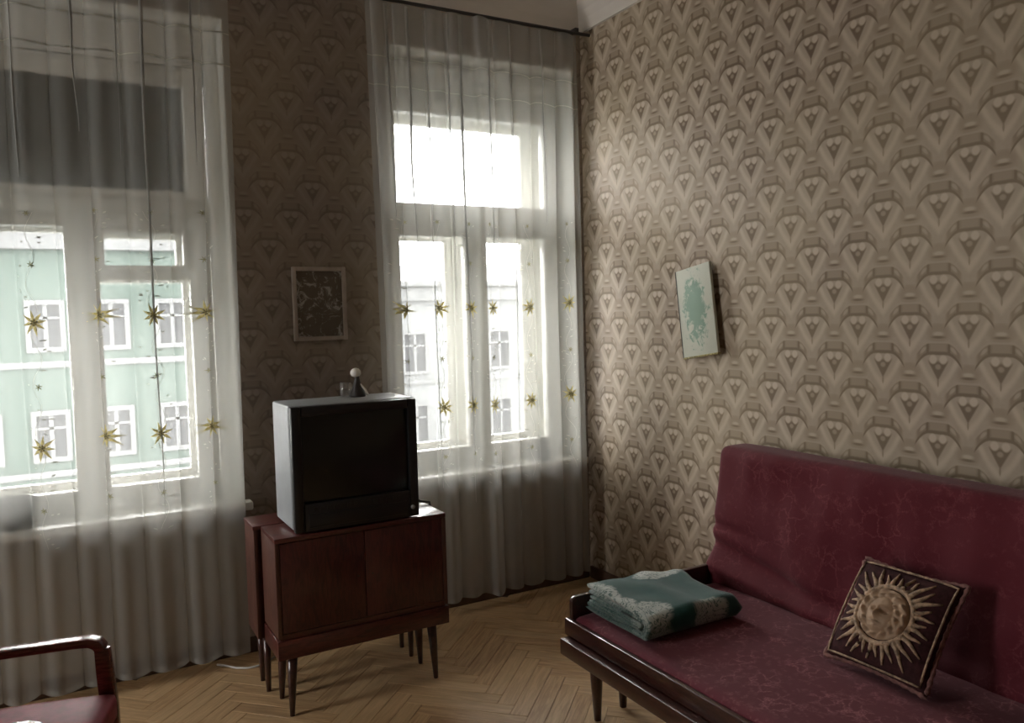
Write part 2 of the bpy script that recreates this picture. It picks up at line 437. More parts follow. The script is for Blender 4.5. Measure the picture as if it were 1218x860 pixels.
# ------------------------------------------------------------------ windows
def rect_frame(m, x0, x1, z0, z1, wd, y0, y1, wb=None):
    wb = wb or wd
    m.box(x0, x0+wd, y0, y1, z0, z1); m.box(x1-wd, x1, y0, y1, z0, z1)
    m.box(x0+wd, x1-wd, y0, y1, z1-wd, z1); m.box(x0+wd, x1-wd, y0, y1, z0, z0+wb)
def make_window(i, x0, x1, xc, hw, label, vent):
    wdw = thing('window_%d' % (i+1), ((x0+x1)/2, D+.2, WZ0), label, 'window', kind='structure')
    # painted reveals
    MB().box(x0, x0+.006, D-.001, D+T, WZ0, WZ1).build('side_reveal', 'white_paint', wdw)
    MB().box(x1-.006, x1, D-.001, D+T, WZ0, WZ1).build('side_reveal', 'white_paint', wdw)
    MB().box(x0+.006, x1-.006, D-.001, D+T, WZ1-.006, WZ1).build('top_reveal', 'white_paint', wdw)
    MB().box(x0-.03, x1+(.03 if i == 0 else .02), D-.065, D+.16, WZ0-.04, WZ0).build('sill', 'white_paint', wdw, bevel=.008)
    MB().box(x0, x1, D+.33, D+T+.12, WZ0-.05, WZ0+.02).build('outer_sill', 'roof_metal', wdw)
    for layer, (ya, yb) in enumerate(((D+.13, D+.21), (D+.41, D+.48))):
        L = 'inner_frame' if layer == 0 else 'outer_frame'
        f = MB(); fx0, fx1 = xc-hw-.105, xc+hw+.105
        f.box(x0+.006, fx0, ya, yb, WZ0, WZ1-.006); f.box(fx1, x1-.006, ya, yb, WZ0, WZ1-.006)
        f.box(fx0, fx1, ya, yb, 2.80, WZ1-.006); f.box(fx0, fx1, ya, yb, WZ0, WZ0+.03)
        f.build(L, 'white_paint', wdw, bevel=.004)
        MB().box(fx0, fx1, ya+.005, yb, 2.105, 2.175).build('transom', 'white_paint', wdw, bevel=.006)
        MB().box(xc-.022, xc+.022, ya+.005, yb, WZ0+.03, 2.105).build('mullion', 'white_paint', wdw, bevel=.006)
        yg = (ya+yb)/2+.01
        def sash(name, sx0, sx1, sz0, sz1, wd, wb=None, dy=0.):
            s_ = MB(); rect_frame(s_, sx0, sx1, sz0, sz1, wd, ya+.012+dy, yb-.01+dy*.5, wb)
            so = s_.build(name, 'white_paint', wdw, bevel=.005)
            MB().box(sx0+wd-.006, sx1-wd+.006, yg-.002, yg+.002, sz0+(wb or wd)-.006, sz1-wd+.006).build('pane', 'glass', so)
            return so
        sash('fanlight_sash', fx0+.008, fx1-.008, 2.178, 2.795, .09 if layer == 0 else .085, .04)
        zl0, zl1 = WZ0+.032, 2.10
        sash('casement', fx0+.008, xc-.024, zl0, zl1, .045, .07) if False else None
        for side in (0, 1):
            sx0, sx1 = (fx0+.008, xc-.022) if side == 0 else (xc+.022, fx1-.008)
            st_o, st_i = .097, .046      # outer and inner stiles
            lw, rw = (st_o, st_i) if side == 0 else (st_i, st_o)
            s_ = MB()
            s_.box(sx0, sx0+lw, ya+.012, yb-.01, zl0, zl1); s_.box(sx1-rw, sx1, ya+.012, yb-.01, zl0, zl1)
            s_.box(sx0+lw, sx1-rw, ya+.012, yb-.01, zl1-.06, zl1); s_.box(sx0+lw, sx1-rw, ya+.012, yb-.01, zl0, zl0+.075)
            has = vent and side == 1
            if has: s_.box(sx0+lw, sx1-rw, ya+.012, yb-.01, 1.800, 1.845)
            so = s_.build('casement', 'white_paint', wdw, bevel=.005)
            zt = 1.803 if has else zl1-.055
            MB().box(sx0+lw-.005, sx1-rw+.005, yg-.002, yg+.002, zl0+.07, zt).build('pane', 'glass', so)
            if has:
                v = MB(); rect_frame(v, sx0+lw+.002, sx1-rw-.002, 1.847, 2.038, .022, ya+.006, yb-.012)
                vo = v.build('ventilation_sash', 'white_paint', wdw, bevel=.004)
                MB().box(sx0+lw+.02, sx1-rw-.02, yg-.002, yg+.002, 1.865, 2.02).build('pane', 'glass', vo)
            if layer == 0:
                hx = sx1-.028 if side == 0 else sx0+.028
                if side == 0:
                    h = MB().box(hx-.012, hx+.012, ya+.002, ya+.012, 1.25, 1.37).build('latch_plate', 'metal', wdw, bevel=.003)
                    MB().tube([(hx, ya+.004, 1.31), (hx, ya-.03, 1.31), (hx-.01, ya-.035, 1.25)], .006, 8).build('latch_handle', 'metal', h, smooth=True)
    return wdw
make_window(0, *WIN[0], 'white double window with dark covered fanlight, on the left', True)
make_window(1, *WIN[1], 'white double window in the corner beside the sofa wall', False)
make_window(2, *WIN[2], 'white double window added out of view beyond the armchair for light', False)  # unseen window, added so more daylight reaches sofa wall and floor
sw = thing('window_4', (XL-.1, (SW[0]+SW[1])/2, WZ0), 'narrow white side window added in the left wall for light', 'window', kind='structure')  # unseen side window, added to even out light across the room
for ya, yb in ((SW[0], SW[0]+.07), (SW[1]-.07, SW[1]), ((SW[0]+SW[1])/2-.05, (SW[0]+SW[1])/2+.05)):
    MB().box(XL-.12, XL-.05, ya, yb, WZ0, WZ1).build('frame_post', 'white_paint', sw, bevel=.004)
for za, zb in ((WZ0, WZ0+.08), (2.1, 2.18), (WZ1-.08, WZ1)):
    for ya, yb in ((SW[0]+.07, (SW[0]+SW[1])/2-.05), ((SW[0]+SW[1])/2+.05, SW[1]-.07)):
        MB().box(XL-.12, XL-.05, ya, yb, za, zb).build('frame_rail', 'white_paint', sw, bevel=.004)
MB().box(XL-.087, XL-.083, SW[0]+.05, SW[1]-.05, WZ0+.05, WZ1-.05).build('pane', 'glass', sw)
MB().box(XL-.05, XL+.08, SW[0]-.03, SW[1]+.03, WZ0-.04, WZ0-.001).build('sill', 'white_paint', sw, bevel=.006)
# dark cloth behind the left fanlight
m = MB()
fx0, fx1 = WIN[0][2]-WIN[0][3]-.02, WIN[0][2]+WIN[0][3]+.02
m.grid(40, 14, lambda a, b: (fx0+(fx1-fx0)*a, D+.345+.012*math.sin(a*19)+.008*noise.noise((a*6, b*3, 1)), 2.155+.66*b))
n = len(m.v); m.add([(v.x, v.y+.004, v.z) for v in m.v], [tuple(i for i in f[::-1]) for f in list(m.f)])
tag(m.build('window_cloth', 'dark_cloth', smooth=True), 'dark grey cloth stretched behind the left window fanlight', 'cloth')

# ------------------------------------------------------------------ the street outside
tag(MB().box(-60, 60, D+T+.05, 90, -9.2, -9).build('ground', 'asphalt'), 'grey street surface far below the windows', 'ground', kind='structure')
def building(x0, x1, yf, ztop, wall, label, wins, zrows, ww, wh, cor=.5):
    b = thing('building', ((x0+x1)/2, yf+3, -9), label, 'building')
    MB().box(x0, x1, yf, yf+7, -9, ztop-1.1).build('wall', wall, b)
    c = MB(); c.box(x0-.1, x1+.1, yf-.25, yf+7, ztop-1.1, ztop-.45); c.box(x0-.2, x1+.2, yf-.5, yf+7.2, ztop-.45, ztop-.2)
    c.build('cornice', 'facade_white', b, bevel=.03)
    MB().prism([(yf-.4, ztop-.2), (yf+7.2, ztop-.2), (yf+3.5, ztop+.75)], 0, x0-.1, x1+.1).build('roof', 'roof_metal', b)
    for zr in zrows[:-1]:
        MB().box(x0-.02, x1+.02, yf-.07, yf, zr-.62, zr-.42).build('string_course', 'facade_white', b, bevel=.02)
    for zr in zrows:
        for xw in wins:
            m = MB(); rect_frame(m, xw-ww/2-.14, xw+ww/2+.14, zr-.14, zr+wh+.14, .15, yf-.08, yf+.05)
            m.box(xw-.06, xw+.06, yf-.05, yf+.05, zr, zr+wh); m.box(xw-ww/2, xw+ww/2, yf-.05, yf+.05, zr+wh*.66, zr+wh*.66+.08)
            wo = m.build('window', 'facade_white', b)
            MB().box(xw-ww/2, xw+ww/2, yf-.03, yf-.01, zr, zr+wh).build('pane', 'facade_glass', wo)
building(-9.5, 7.5, 28, 5.0, 'facade_green', 'pale green house with white windows across the street', [-.42+1.78*k for k in range(-4, 5)], [.95, -2.4, -5.8], .78, 1.3)
building(12.5, 30, 34, 3.4, 'facade_grey', 'pale grey building seen hazily through the corner window', [14+2.2*k for k in range(7)], [-.9, -4.2, -7.4], 1.0, 1.7)

# ------------------------------------------------------------------ curtains
class Drape:
    def __init__(s, x0, x1, yc, ztop, zbot, seed, pin=(0, 0), nfold=15, deep=()):
        s.x0, s.x1, s.yc, s.zt, s.zb, s.seed, s.pin, s.nf, s.deep = x0, x1, yc, ztop, zbot, seed, pin, nfold, deep
    def at(s, u, v, off=0.):     # u 0..1 across, v 0 top .. 1 hem
        ph = u*s.nf*2*PI + 2.2*noise.noise((u*5, s.seed, 0)) + .8*noise.noise((u*4, s.seed+5, v*1.5))
        amp = (.018+.02*v**.6)*(.55+.9*abs(noise.noise((u*7, s.seed+9, .3))))
        x = s.x0+(s.x1-s.x0)*u + s.pin[0]*v*(1-u) + s.pin[1]*v*u
        x += .022*noise.noise((u*6, s.seed+3, v*.7)) + (.020+.012*noise.noise((u*4, s.seed+7, 0)))*math.sin(ph*1.0+1.2)*(1-.25*v)
        y = s.yc + amp*math.sin(ph) + .012*noise.noise((u*3, s.seed+2, v*2))
        for (uc, wd, dp, sh) in s.deep:
            g = math.exp(-((u-uc)/wd)**2); y -= dp*g*(.5+.5*v); x += sh*((u-uc)/wd)*g
        z = s.zt+(s.zb-s.zt)*v + .006*noise.noise((u*9, s.seed, 4))*v
        return Vector((x, y-off, z))
    def find(s, x, v):
        best = min(((abs(s.at(k/400, v).x-x), k/400) for k in range(401)))
        return best[1]
def star_mesh(dr, u, v, r, pts=8, rot=0., r2=.36, lift=0.):
    m = MB(); W = dr.x1-dr.x0; Hh = dr.zt-dr.zb
    c0 = dr.at(u, v); c1 = dr.at(min(1, u+.01), v); kx = max(.65, abs(c1.x-c0.x)/.01/W)
    def P(dx, dz, off): return dr.at(min(.999, max(.001, u+dx/(W*kx))), v-dz/Hh, off+lift)
    for k in range(pts):
        a = 2*PI*k/pts+rot; rr = r*random.uniform(.82, 1.08)
        b1, b2 = a-.36, a+.36; q = r*r2*1.05
        vs = [P(math.cos(a)*r*.12, math.sin(a)*r*.12, .0035), P(math.cos(b1)*q, math.sin(b1)*q, .002), P(math.cos(a)*rr, math.sin(a)*rr, .002), P(math.cos(b2)*q, math.sin(b2)*q, .002), P(math.cos(a)*r*.5, math.sin(a)*r*.5, .0045)]
        m.add(vs, [(0, 1, 4), (1, 2, 4), (2, 3, 4), (3, 0, 4)])
    rc = r*.24
    ring = [P(math.cos(2*PI*k/8)*rc, math.sin(2*PI*k/8)*rc, .004) for k in range(8)]
    m.add([P(0, 0, .007)]+ring, [(0, 1+k, 1+(k+1) % 8) for k in range(8)])
    return m
plain('thread_pale', (.55, .55, .50), .8, .2, .2, 60)
plain('thread_dark', (.17, .155, .08), .8, .2, .2, 60)
plain('thread_grey', (.33, .33, .28), .8, .2, .2, 60)
def thread(name, c1, c2):
    t = NT(name); col = t.mix(t.noise(t.coords(), 90, 2), c1, c2)
    df = t.n('ShaderNodeBsdfDiffuse', Color=col); tl = t.n('ShaderNodeBsdfTranslucent', Color=col)
    m1 = t.n('ShaderNodeMixShader', Fac=.35); t.t.links.new(df.outputs[0], m1.inputs[1]); t.t.links.new(tl.outputs[0], m1.inputs[2])
    t.t.links.new(m1.outputs[0], t.out.inputs[0]); MAT[name] = t.m
thread('fold_shade_cloth', (.34, .34, .325), (.40, .40, .385)); thread('gold_stitch', (.34, .29, .12), (.62, .54, .26)); thread('dark_stitch', (.16, .15, .08), (.30, .28, .16)); thread('pale_stitch', (.30, .30, .26), (.45, .45, .40))
def make_curtain(dr, label, cols, creases, nu=320, nv=30):
    root = thing('sheer_curtain', ((dr.x0+dr.x1)/2, dr.yc, dr.zb), label, 'curtain', 'sheer embroidered curtains over the two windows')
    MB().grid(nu, nv, lambda a, b: dr.at(a, b)).build('panel', 'sheer', root, smooth=True)
    Hh = dr.zt-dr.zb
    V = lambda z: (dr.zt-z)/Hh
    # hem fold and two fine gathered stitch lines near the top
    MB().grid(nu, 2, lambda a, b: dr.at(a, 1-b*.008, .0025)).build('hem', 'sheer', root, smooth=True)
    for zz in (2.88, 2.74):
        MB().grid(nu, 1, lambda a, b: dr.at(a, V(zz+.012*noise.noise((a*14, zz, 0))+b*.005), .002)).build('stitch_line', 'pale_stitch', root, smooth=True)
    for (x, zlow, wd) in creases:       # narrow strips along folds, their darkness against the sky put into the grey
        vt = V(2.6); u = dr.find(x, vt); Wd = dr.x1-dr.x0
        def cr(a, b, u=u, zlow=zlow, wd=wd, x=x):
            z = 3.14+(zlow-3.14)*b; w_ = wd*(1-.75*b)
            return dr.at(min(.998, max(.002, u+(a-.5)*w_/Wd+.006*noise.noise((x*9, b*2.5, 3)))), V(z), .003+.003*math.sin(PI*a))
        MB().grid(3, 24, cr).build('fold_shade', 'fold_shade_cloth', root, smooth=True)
    for (x, dz) in cols:
        for z, r, big in ((1.635+dz, .056, 1), (1.12+dz, .056, 1), (2.075+dz, .015, 0), (1.87+dz, .018, 0), (1.372+dz, .019, 0), (.86+dz, .017, 0)):
            u = dr.find(x+.01*noise.noise((x*9, z, 2)), V(z))
            if not .006 < u < .994: continue
            star_mesh(dr, u, V(z), r, 8 if big else 6, random.uniform(0, 1)).build('star' if big else 'floret', 'gold_stitch' if big else 'dark_stitch', root)
            if big: star_mesh(dr, u, V(z), r*.34, 6, .3, .5, .004).build('star_centre', 'dark_stitch', root)
        # trailing stems with leaflets and loops
        vm = MB(); zz = 2.08
        u0 = dr.find(x, V(1.5)); W = dr.x1-dr.x0
        def P(dx, z, off=.002): return dr.at(min(.998, max(.002, u0+dx/W)), V(z+dz), off)
        pts = [((.010*math.sin(z_*31+x*7)+.016*noise.noise((z_*6, x*5, 1))), z_) for z_ in [.70+.02*k for k in range(70)]]
        for (d1, z1), (d2, z2) in zip(pts, pts[1:]):
            if abs((z1 % .52)-.08) < .035: continue
            vm.add([P(d1-.0007, z1), P(d1+.0007, z1), P(d2+.0007, z2), P(d2-.0007, z2)], [(0, 1, 2, 3)])
        for k in range(46):
            d1, z1 = random.choice(pts); sd = random.choice((-1, 1)); ln = random.uniform(.008, .02); wd = .0035
            if abs(z1-1.635) < .05 or abs(z1-1.12) < .05: continue
            a = random.uniform(-.3, .9); ex, ez = sd*ln*math.cos(a), ln*math.sin(a)
            px_, pz = -ez/ln*wd, ex/ln*wd; dx = d1+sd*random.uniform(0, .03)
            vm.add([P(dx, z1), P(dx+ex*.5+px_, z1+ez*.5+pz), P(dx+ex, z1+ez), P(dx+ex*.5-px_, z1+ez*.5-pz)], [(0, 1, 2, 3)])
        vm.build('vine_stitching', 'pale_stitch', root)['kind'] = 'stuff'
    return root
drL = Drape(-.78, .705, 3.80, 3.15, .06, 3.0, (0, -.02), 10, ((.98, .03, -.01, 0),))
drR = Drape(1.345, 2.615, 3.80, 3.15, .085, 11.0, (.03, .015), 9.5, ((.50, .035, .05, -.03),))
make_curtain(drL, 'sheer white curtain with gold stars over the left window', [(-.62, 0), (-.36, 0), (-.1, -.02), (.14, .005), (.355, 0), (.575, .01)], [(-.55, 2.2, .010), (-.33, 1.9, .010), (-.12, 2.2, .009), (.10, 2.4, .008), (.26, 2.3, .010), (.355, .75, .009), (.45, 1.9, .010), (.56, 2.3, .008)])
make_curtain(drR, 'sheer white curtain with gold stars over the corner window behind the television', [(1.53, 0), (1.71, .005), (1.885, 0), (1.99, 0), (2.24, 0), (2.49, .02)], [(1.475, 2.1, .009), (1.58, 1.9, .010), (1.685, .70, .011), (1.80, 1.6, .011), (1.86, .60, .014), (2.02, 1.9, .010), (2.17, 1.5, .009), (2.36, 2.1, .009)])
# curtain rod close under the cove with clips
rod = thing('curtain_rod', (.9, 3.80, 3.16), 'thin dark curtain rod running under the ceiling cove', 'curtain rod')
MB().tube([(-1.2, 3.80, 3.163), (2.69, 3.80, 3.163)], .009, 10).build('rod', 'figure_dark', rod, smooth=True)
for xb in (-1.1, .95, 2.60):
    MB().box(xb-.012, xb+.012, 3.79, D, 3.168, 3.190).build('bracket', 'figure_dark', rod, bevel=.002)

# ------------------------------------------------------------------ things on the sills
m = MB().lathe([(.055, 0), (.065, .01), (.085, .10), (.092, .115), (.085, .125), (.06, .12)], (-.215, D+.03, WZ0), 20)
tag(m.build('flower_pot', 'pot_dark', smooth=True), 'dark rounded pot on the left windowsill behind the curtain', 'pot')
m = MB().lathe([(.03, 0), (.042, .01), (.045, .06), (.03, .085), (.022, .12), (.026, .13)], (2.42, D+.03, WZ0), 18)
tag(m.build('jar', 'sill_thing', smooth=True), 'small brownish jar on the corner windowsill behind the curtain', 'jar')

# ------------------------------------------------------------------ television cabinet
cx0, cx1, cy0, cy1 = .683, 1.420, 3.16, 3.405
cab = thing('television_cabinet', ((cx0+cx1)/2, (cy0+cy1)/2, 0), 'reddish brown polished cabinet on tapered legs under the television', 'cabinet')
MB().box(cx0, cx1, cy0, cy1, .720, .740).build('top', 'mahogany', cab, bevel=.003)
for xa in (cx0, cx1-.018): MB().box(xa, xa+.018, cy0+.002, cy1, .335, .720).build('side_panel', 'mahogany_side', cab, bevel=.002)
MB().box(cx0+.018, cx1-.018, cy0+.004, cy1, .335, .352).build('bottom', 'mahogany', cab)
MB().box(cx0+.018, cx1-.018, cy1-.008, cy1, .352, .720).build('back', 'mahogany', cab)
xm = 1.05
for xa, xb in ((cx0+.020, xm-.001), (xm+.001, cx1-.020)):
    dr_ = MB().box(xa, xb, cy0+.004, cy0+.022, .354, .718).build('door', 'mahogany_up', cab, bevel=.002)
    kx = xb-.03 if xa < 1 else xa+.03
    MB().lathe([(.004, 0), (.004, .006)], (kx, cy0+.006, .53), 10).build('keyhole', 'figure_dark', dr_)
ap = MB(); ap.box(cx0-.003, cx1+.002, cy0-.003, cy0+.014, .250, .327); ap.box(cx0-.003, cx1+.002, cy1-.022, cy1, .250, .327)
ap.box(cx0-.003, cx0+.014, cy0+.014, cy1-.022, .250, .327); ap.box(cx1-.018, cx1+.002, cy0+.014, cy1-.022, .250, .327)
ap.build('base_frame', 'mahogany', cab, bevel=.003)
MB().box(cx0+.008, cx1-.012, cy0+.008, cy1, .322, .338).build('base_strip', 'mahogany', cab)
for lx, sx in ((cx0+.062, -1), (cx1-.066, 1)):
    for ly, sy in ((cy0+.045, -1), (cy1-.04, 1)):
        MB().tube([(lx, ly, .255), (lx+sx*.006, ly+sy*.004, .15), (lx+sx*.012, ly+sy*.008, 0)], [.022, .018, .010], 12).build('leg', 'sofa_wood', cab, smooth=True)
# second slim piece behind
c2 = thing('slim_cabinet', (1.07, 3.53, 0), 'slim reddish wooden cabinet standing close behind the television cabinet', 'cabinet')
MB().box(.655, 1.400, 3.432, 3.625, .718, .736).build('top', 'mahogany', c2, bevel=.003)
for xa in (.658, 1.379): MB().box(xa, xa+.018, 3.434, 3.625, .25, .718).build('side_panel', 'mahogany_side', c2, bevel=.002)
MB().box(.676, 1.379, 3.438, 3.452, .25, .718).build('front_panel', 'mahogany_up', c2)
MB().box(.676, 1.379, 3.611, 3.625, .25, .718).build('back_panel', 'mahogany_up', c2)

MB().box(.676, 1.379, 3.452, 3.611, .25, .268).build('bottom', 'mahogany', c2)
for lx in (.70, 1.36):
    for ly in (3.47, 3.59): MB().tube([(lx, ly, .252), (lx, ly, 0)], [.018, .010], 10).build('leg', 'sofa_wood', c2, smooth=True)

# ------------------------------------------------------------------ television
tx0, tx1, ty0, tz0, tz1 = .765, 1.306, 3.166, .742, 1.256
tv = thing('television', ((tx0+tx1)/2, ty0+.17, tz0), 'boxy grey tube television with dark screen on the wooden cabinet', 'television')
MB().box(tx0, tx1, ty0+.03, ty0+.30, tz0+.012, tz1).build('case', 'tv_case', tv, bevel=.010, seg=3)
MB().prism([(ty0+.30, tz0+.02), (ty0+.30, tz1-.02), (ty0+.40, tz1-.09), (ty0+.40, tz0+.04)], 0, tx0+.06, tx1-.06).build('back_housing', 'tv_black', tv, bevel=.012)
bz = MB(); rect_frame(bz, tx0+.004, tx1-.004, tz0+.004, tz1-.004, .040, ty0, ty0+.034, .115)
bez = bz.build('bezel', 'tv_black', tv, bevel=.006)
sx0, sx1, sz0, sz1 = tx0+.04, tx1-.04, tz0+.115, tz1-.04
def scr(a, b):
    u, v = a*2-1, b*2-1
    k = lambda q, o: q*(1-.02*o*o)
    return ((sx0+sx1)/2+k(u, v)*(sx1-sx0)/2, ty0+.004+.016*(u*u+v*v)/2+.006, (sz0+sz1)/2+k(v, u)*(sz1-sz0)/2)
MB().grid(20, 16, scr).build('screen', 'crt_glass', tv, smooth=True)
cpn = MB().box(tx0+.06, tx1-.06, ty0-.003, ty0+.004, tz0+.02, tz0+.075).build('control_flap', 'tv_black', tv, bevel=.003)
MB().lathe([(.009, 0), (.009, .006)], (0, 0, 0), 14)
pb = MB().tube([(tx1-.035, ty0+.002, tz0+.045), (tx1-.035, ty0-.006, tz0+.045)], .009, 12).build('power_button', 'tv_case', tv, smooth=True)
for k in range(14):
    xx = tx0+.08+k*.028
    MB().box(xx, xx+.016, ty0-.0015, ty0+.003, tz0+.086, tz0+.102).build('speaker_slot', 'black_plastic', tv)
for fx in (tx0+.05, tx1-.05):
    for fy in (ty0+.05, ty0+.27): MB().box(fx-.015, fx+.015, fy-.015, fy+.015, tz0-.002, tz0+.014).build('foot', 'black_plastic', tv)
# cable from the back of the set across the cabinet top
tag(MB().tube([(1.345, 3.44, .80), (1.36, 3.42, .775), (1.395, 3.38, .752), (1.43, 3.36, .748), (1.445, 3.37, .70), (1.45, 3.40, .55)], .006, 8).build('cable', 'black_plastic', smooth=True), 'short black cable on the cabinet top beside the television', 'cable')
tag(MB().tube([(.55, 3.86, .006), (.58, 3.83, .006), (.62, 3.775, .006), (.665, 3.745, .006), (.70, 3.74, .006), (.74, 3.75, .006), (.80, 3.80, .006)], .005, 8).build('power_cord', 'white_plastic', smooth=True), 'pale power cord lying on the floor by the curtain hem', 'cord')

# figurine and glass on the set
fg = thing('figurine', (1.115, 3.385, tz1), 'small dark figurine with a white round head on the television', 'figurine')
MB().lathe([(.034, 0), (.034, .008), (.026, .03), (.017, .055), (.011, .078), (.009, .09)], (1.118, 3.385, tz1), 16).build('body', 'figure_dark', fg, smooth=True)
MB().lathe([(.004, 0), (.018, .005), (.023, .015), (.022, .026), (.014, .036), (.003, .040)], (1.112, 3.385, tz1+.086), 16).build('head', 'figure_white', fg, smooth=True)
MB().tube([(1.128, 3.375, tz1+.055), (1.145, 3.36, tz1+.03), (1.155, 3.36, tz1+.008)], [.004, .005, .006], 8).build('arm', 'figure_white', fg, smooth=True)
gl = MB().lathe([(.024, 0), (.027, .065), (.0255, .065), (.0225, .006)], (1.065, 3.385, tz1), 18)
tag(gl.build('drinking_glass', 'clear_glass', smooth=True), 'small clear glass beside the figurine on the television', 'glass')

# ------------------------------------------------------------------ framed print on the pier
pf = thing('framed_picture', (1.12, D-.012, 1.494), 'dim framed picture hanging between the two windows', 'picture')
for (xa, xb, za, zb) in ((.988, 1.008, 1.494, 1.857), (1.236, 1.256, 1.494, 1.857), (1.008, 1.236, 1.837, 1.857), (1.008, 1.236, 1.494, 1.514)):
    MB().box(xa, xb, D-.022, D-.001, za, zb).build('frame_rail', 'picture_frame', pf, bevel=.003)
MB().box(1.007, 1.237, D-.012, D-.004, 1.513, 1.838).build('print', 'old_print', pf)
# tilted picture on the sofa wall
pw = thing('wall_picture', (X-.03, 2.945, 1.59), 'pale board picture of a green plant hanging crooked on the papered wall', 'picture')
MB().box(-.131, .131, -.008, .008, -.218, .218).build('board', 'plant_print', pw, bevel=.002, local=True)
MB().box(-.133, .133, -.010, .009, -.222, -.214).build('bottom_strip', 'gold_thread', pw, bevel=.001, local=True)
MB().box(-.134, -.129, -.010, .009, -.216, .218).build('edge_strip', 'figure_dark', pw, bevel=.001, local=True)
MB().tube([(0, .012, .12), (0, .026, .2)], .002, 6).build('cord', 'figure_dark', pw, local=True)
# local x runs along -Y (to the right when facing the wall); local -y faces the room
pw.rotation_mode = 'QUATERNION'
base = Matrix(((0, 1, 0), (-1, 0, 0), (0, 0, 1)))
pw.rotation_quaternion = (base @ Matrix.Rotation(math.radians(-4.5), 3, 'Z') @ Matrix.Rotation(math.radians(8.0), 3, 'Y').transposed()).to_quaternion()

# ------------------------------------------------------------------ sofa
SY0, SY1 = .60, 2.575
sofa = thing('sofa', (2.1, (SY0+SY1)/2, 0), 'dark crimson patterned sofa with dark wooden frame along the papered wall', 'sofa')
def soft_box(x0, x1, y0, y1, z0, z1, r, n=(20, 40), crown=.012, seed=0., wr=.003, nz=8):
    m = MB()
    bm = bmesh.new()
    import itertools
    nx, ny = n
    def P(x, y, z):
        # rounded box mapping
        cx_ = min(max(x, x0+r), x1-r); cy_ = min(max(y, y0+r), y1-r); cz = min(max(z, z0+r), z1-r)
        d = Vector((x-cx_, y-cy_, z-cz)); c = Vector((cx_, cy_, cz))
        if d.length > 1e-9: c += d.normalized()*r*min(1, d.length/r*1.0) if False else d.normalized()*r*(max(abs(d.x), abs(d.y), abs(d.z))/r)
        return c
    def face(fn, na, nb, flip): m.grid(na, nb, fn, flip)
    L = lambda a, b, t: a+(b-a)*t
    def ease(t): return t
    face(lambda a, b: P(L(x0, x1, a), L(y0, y1, b), z1), nx, ny, False)
    face(lambda a, b: P(L(x0, x1, a), L(y0, y1, b), z0), nx, ny, True)
    face(lambda a, b: P(x0, L(y0, y1, a), L(z0, z1, b)), ny, nz, True)
    face(lambda a, b: P(x1, L(y0, y1, a), L(z0, z1, b)), ny, nz, False)
    face(lambda a, b: P(L(x0, x1, a), y0, L(z0, z1, b)), nx, nz, False)
    face(lambda a, b: P(L(x0, x1, a), y1, L(z0, z1, b)), nx, nz, True)
    return m
# seat
seat = soft_box(1.672, 2.43, SY0+.022, SY1-.022, .300, .425, .028, (26, 60))
for v in seat.v:
    if v.z > .40:
        a = (v.x-1.672)/.758; b = (v.y-SY0)/(SY1-SY0)
        v.z += .012*math.sin(PI*min(1, max(0, a)))*math.sin(PI*min(1, max(0, b)))**.5 + .003*noise.noise((v.x*7, v.y*5, 0))
seat.build('seat', 'crimson', sofa, smooth=True, weld=True)
# backrest: tilted slab with slack cover
bk = soft_box(0, .17, SY0+.01, SY1+.012, 0, .62, .035, (8, 150), nz=34)
for v in bk.v:
    y, z = v.y, v.z
    f = max(0, 1-v.x/.05)
    wr = .016*noise.noise((y*3.2, z*5, 2))+.008*noise.noise((y*10, z*3, 5))+.010*noise.noise((y*2, z*2, 7))
    e = (SY1-y)
    wr += -.030*math.exp(-((z-.10-.16*max(0, .55-e))/.030)**2)*math.exp(-(e/.9)**2)+.026*math.exp(-((z-.055-.10*max(0, .5-e))/.03)**2)*math.exp(-(e/.9)**2)
    wr += -.018*math.exp(-((z-.28+.10*e)/.016)**2)*math.exp(-(e/.22)**2)
    v.x -= wr*f*1.0
    v.z += .008*noise.noise((y*2.5, 1, 8))*(z > .4)
    v.x += .14*z+2.385; v.z = z*.985+.395+(.008*noise.noise((y*2.5, 1, 8)) if z > .4 else 0)
bk.build('backrest', 'crimson_back', sofa, smooth=True, weld=True)
# end boards
for ya, yb in ((SY1-.022, SY1), (SY0, SY0+.022)):
    MB().prism([(1.672, .30), (2.44, .30), (2.44, .500), (1.690, .494), (1.672, .48)], 1, ya, yb).build('end_board', 'sofa_wood', sofa, bevel=.004)
MB().box(1.650, 1.672, SY0-.002, SY1+.003, .348, .412).build('front_rail', 'sofa_wood', sofa, bevel=.005)
MB().box(1.612, 1.67, SY0-.02, SY1-.02, .285, .348).build('lower_rail', 'sofa_wood', sofa, bevel=.006)
MB().box(1.67, 2.43, SY0+.03, SY1-.03, .270, .299).build('base', 'sofa_wood', sofa)
for lx, ly in ((1.755, 2.515), (1.905, 2.548), (1.755, .66), (1.905, .63), (2.39, 2.50), (2.39, .68)):
    s_ = 1 if ly > 1.5 else -1
    MB().tube([(lx-.01, ly-.012*s_, .288), (lx-.005, ly-.005*s_, .16), (lx, ly, 0)], [.030, .024, .014], 12).build('leg', 'sofa_wood', sofa, smooth=True)
MB().box(2.41, 2.44, SY0+.1, SY1-.1, .30, .42).build('back_rail', 'sofa_wood', sofa)

